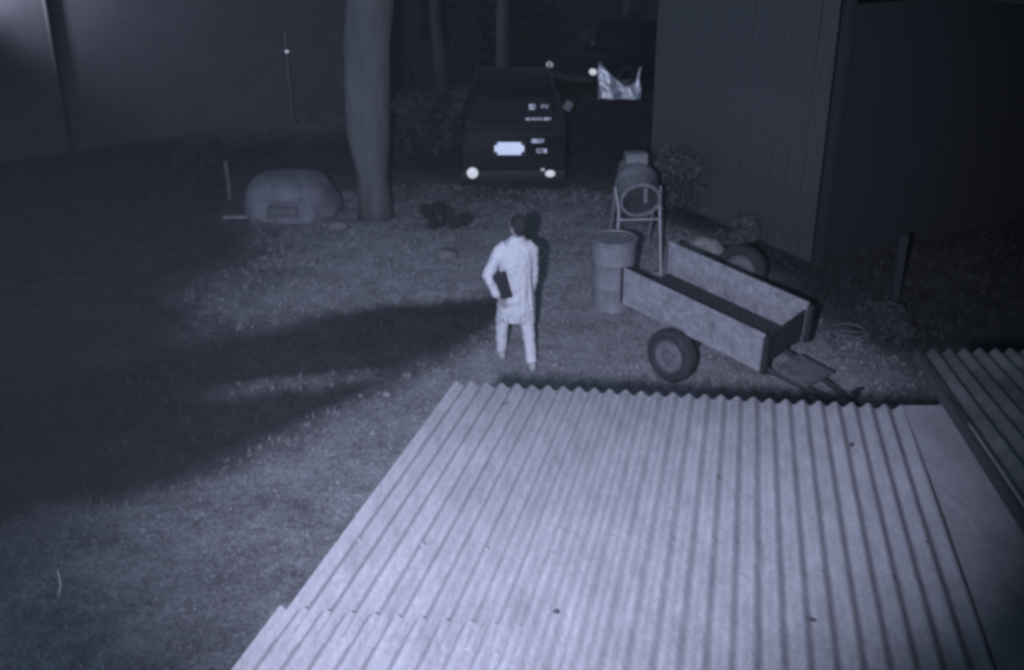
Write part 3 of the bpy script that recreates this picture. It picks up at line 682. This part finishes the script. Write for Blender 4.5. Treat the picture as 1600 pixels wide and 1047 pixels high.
# far small lamp on a pole upper left of the pale trunk
lp = empty('lamp_pole', (-4.25, 21.0, 0)); tag(lp, 'distant slim pole with a tiny lamp, between the outbuilding and pale trunk', 'lamp')
mb = MB(); mb.tube([(0, 0, -.1), (0, 0, 1.75)], .03, 8); mb.build('pole', MATS['bark_dark'], lp)
mb = MB(); mb.ell((0, -.04, 1.38), (.045, .03, .03), 10); mb.build('bulb', MATS['lens_glow_dim'], lp)

# ================================================================== person
PM = Matrix.Translation((.045, 10.12, 0)) @ Matrix.Rotation(R(10), 4, 'Z') @ Matrix.Diagonal((.94, .94, 1, 1))
pe = empty('person'); pe.matrix_world = PM
tag(pe, 'person seen from behind in a long pale tunic, dark bag held at the left hip', 'person')
def blob(name, mb, m, voxel, smooth_it=6, disp=0, dscale=.1, parent=pe):
    o = mb.build(name, m, parent)
    rm = o.modifiers.new('merge', 'REMESH'); rm.mode = 'VOXEL'; rm.voxel_size = voxel; rm.use_smooth_shade = True
    sm = o.modifiers.new('soften', 'SMOOTH'); sm.factor = .5; sm.iterations = smooth_it
    if disp:
        tx = bpy.data.textures.new(name + '_folds', 'CLOUDS'); tx.noise_scale = dscale; tx.noise_depth = 2
        dm = o.modifiers.new('folds', 'DISPLACE'); dm.texture = tx; dm.strength = disp; dm.mid_level = .5; dm.texture_coords = 'LOCAL'
    return o
def loft(mb, secs, n=20):
    mb.rings([[(cx + rx * math.cos(2 * math.pi * k / n), cy + ry * math.sin(2 * math.pi * k / n), z) for k in range(n)] for cx, cy, z, rx, ry in secs])
# joints (x right, y away from camera)
shL, elL, haL = (-.175, .0, 1.27), (-.325, -.09, 1.03), (-.205, -.12, .80)
shR, elR, haR = (.160, .0, 1.27), (.185, .03, 1.03), (.178, .07, .80)
hipL, knL, anL = (-.085, .02, .80), (-.125, .16, .47), (-.135, .20, .085)
hipR, knR, anR = (.085, .0, .80), (.12, .0, .45), (.140, -.19, .095)
body = MB()
hd = Matrix.Rotation(R(35), 3, 'Z') @ Matrix.Rotation(R(8), 3, 'X')
hc = Vector((.015, .035, 1.50))
body.ell(hc, (.072, .092, .108), 18, hd)                       # skull
body.ell(hc + hd @ Vector((0, .035, -.055)), (.052, .058, .06), 12, hd)   # jaw
body.ell(hc + hd @ Vector((0, .098, -.02)), (.013, .022, .024), 8, hd)    # nose
body.ell(hc + hd @ Vector((0, .088, -.060)), (.024, .012, .009), 8, hd)   # mouth
for s_ in (-1, 1):
    body.ell(hc + hd @ Vector((s_ * .073, .0, -.02)), (.010, .020, .030), 8, hd)   # ears
    body.ell(hc + hd @ Vector((s_ * .030, .084, .005)), (.016, .010, .008), 8, hd) # brows and eyes
body.tube([(.005, .0, 1.28), (.01, .02, 1.42)], [.062, .050], 12)
loft(body, [(0, 0, .74, .13, .10), (0, 0, .90, .145, .10), (0, 0, 1.05, .135, .095), (0, 0, 1.2, .16, .10), (0, 0, 1.31, .15, .08), (0, 0, 1.35, .07, .06)])
body.tube([shL, elL, haL], [.050, .040, .027], 10); body.tube([shR, elR, haR], [.050, .040, .027], 10)
body.tube([hipL, knL, anL], [.085, .058, .040], 10); body.tube([hipR, knR, anR], [.085, .058, .040], 10)
def hand(mb, w, d, side, curl):
    w = Vector(w); d = Vector(d).normalized(); x = d.cross(Vector((0, 1, 0))).normalized(); nrm = x.cross(d).normalized()
    mb.ell(w + d * .045, (.036, .016, .046), 10, Matrix((x, nrm, d)).transposed())
    for k, (off, L) in enumerate([(-.028, .066), (-.010, .076), (.009, .072), (.026, .058)]):
        p0 = w + d * .07 + x * off; p1 = w + d * (.07 + L * .5) + x * off * 1.1 + nrm * curl * .3; p2 = w + d * (.07 + L * .85) + x * off * 1.1 + nrm * curl
        mb.tube([p0, p1, p2], [.0095, .009, .008], 7)
    mb.tube([w + d * .02 + x * side * .02, w + d * .05 + x * side * .05, w + d * .08 + x * side * .052 + nrm * curl * .4], [.012, .011, .009], 7)
hand(body, haL, (.5, .15, -.6), 1, -.02); hand(body, haR, (-.1, .1, -1), -1, .03)
for an, yaw in ((anL, .1), (anR, -.1)):
    rt = Matrix.Rotation(yaw, 3, 'Z')
    body.ell(Vector(an) + rt @ Vector((0, .06, -.045)), (.042, .125, .038), 12, rt)
blob('body', body, MATS['skin'], .0075, 2)
hb = MB(); hb.ell(hc + hd @ Vector((0, -.018, .020)), (.082, .096, .103), 18, hd); hb.ell(hc + hd @ Vector((0, -.045, -.03)), (.068, .060, .07), 14, hd)
blob('hair', hb, MATS['hair'], .008, 2, .02, .03)
tn = MB()
loft(tn, [(.012, .02, .60, .186, .135), (.012, .02, .66, .19, .14), (.01, .01, .74, .190, .137), (.0, 0, .88, .175, .13), (-.005, -.01, 1.0, .170, .125), (-.01, -.01, 1.13, .182, .13), (-.005, 0, 1.25, .19, .12), (0, 0, 1.32, .165, .10), (.005, .01, 1.37, .085, .075), (.005, .015, 1.40, .068, .066)], 24)
tn.tube([(-.12, 0, 1.28), shL, elL, (-.222, -.115, .835)], [.09, .076, .060, .044], 12)
tn.tube([(.12, 0, 1.28), shR, elR, (.178, .065, .80)], [.085, .070, .060, .048], 12)
for k in range(9):      # long folds down the back and a notched hem
    a = -2.6 + k * .26; x_, y_ = .17 * math.cos(a), .125 * math.sin(a)
    tn.tube([(x_ * .95, y_ * .95, 1.18), (x_ * 1.02 + .01 * math.sin(k * 3), y_ * 1.02, .8), (x_ * 1.1, y_ * 1.12 + .02, .56 - .035 * math.sin(k * 2.1))], [.010, .022, .024], 8)
tn.tube([(.12, -.05, .66), (.14, -.04, .54), (.15, -.03, .45)], [.07, .055, .03], 10)
blob('tunic', tn, MATS['cloth_pale'], .010, 4, .030, .07)
tn = MB()
loft(tn, [(0, .01, .50, .15, .11), (0, .01, .70, .16, .115), (0, 0, .86, .15, .11)])
for h_, k_, a_ in ((hipL, knL, anL), (hipR, knR, anR)):
    tn.tube([h_, tuple((Vector(h_) + Vector(k_)) / 2), k_, tuple((Vector(k_) + Vector(a_)) / 2), (a_[0], a_[1], .10)], [.10, .092, .074, .064, .056], 14)
blob('trousers', tn, MATS['cloth_pale'], .011, 4, .022, .08)
for an, yaw in ((anL, .1), (anR, -.1)):
    rt = Matrix.Rotation(yaw, 3, 'Z'); sh_ = MB()
    sh_.ell(Vector(an) + rt @ Vector((0, .06, -.045)), (.050, .137, .046), 14, rt); sh_.ell(Vector(an) + rt @ Vector((0, -.03, -.02)), (.045, .055, .06), 12, rt)
    blob('shoe', sh_, MATS['shoe'], .009, 2)
bg_ = MB(); bg_.box((0, 0, 0), (.125, .035, .29), None, .012)
o = bg_.build('flat_bag', MATS['bag'], None); o.matrix_world = PM @ Matrix.Translation((-.165, -.145, .95)) @ Matrix.Rotation(R(-15), 4, 'Y') @ Matrix.Rotation(R(-15), 4, 'Z')
tag(o, "dark flat bag tucked between the person's left arm and hip", 'bag')
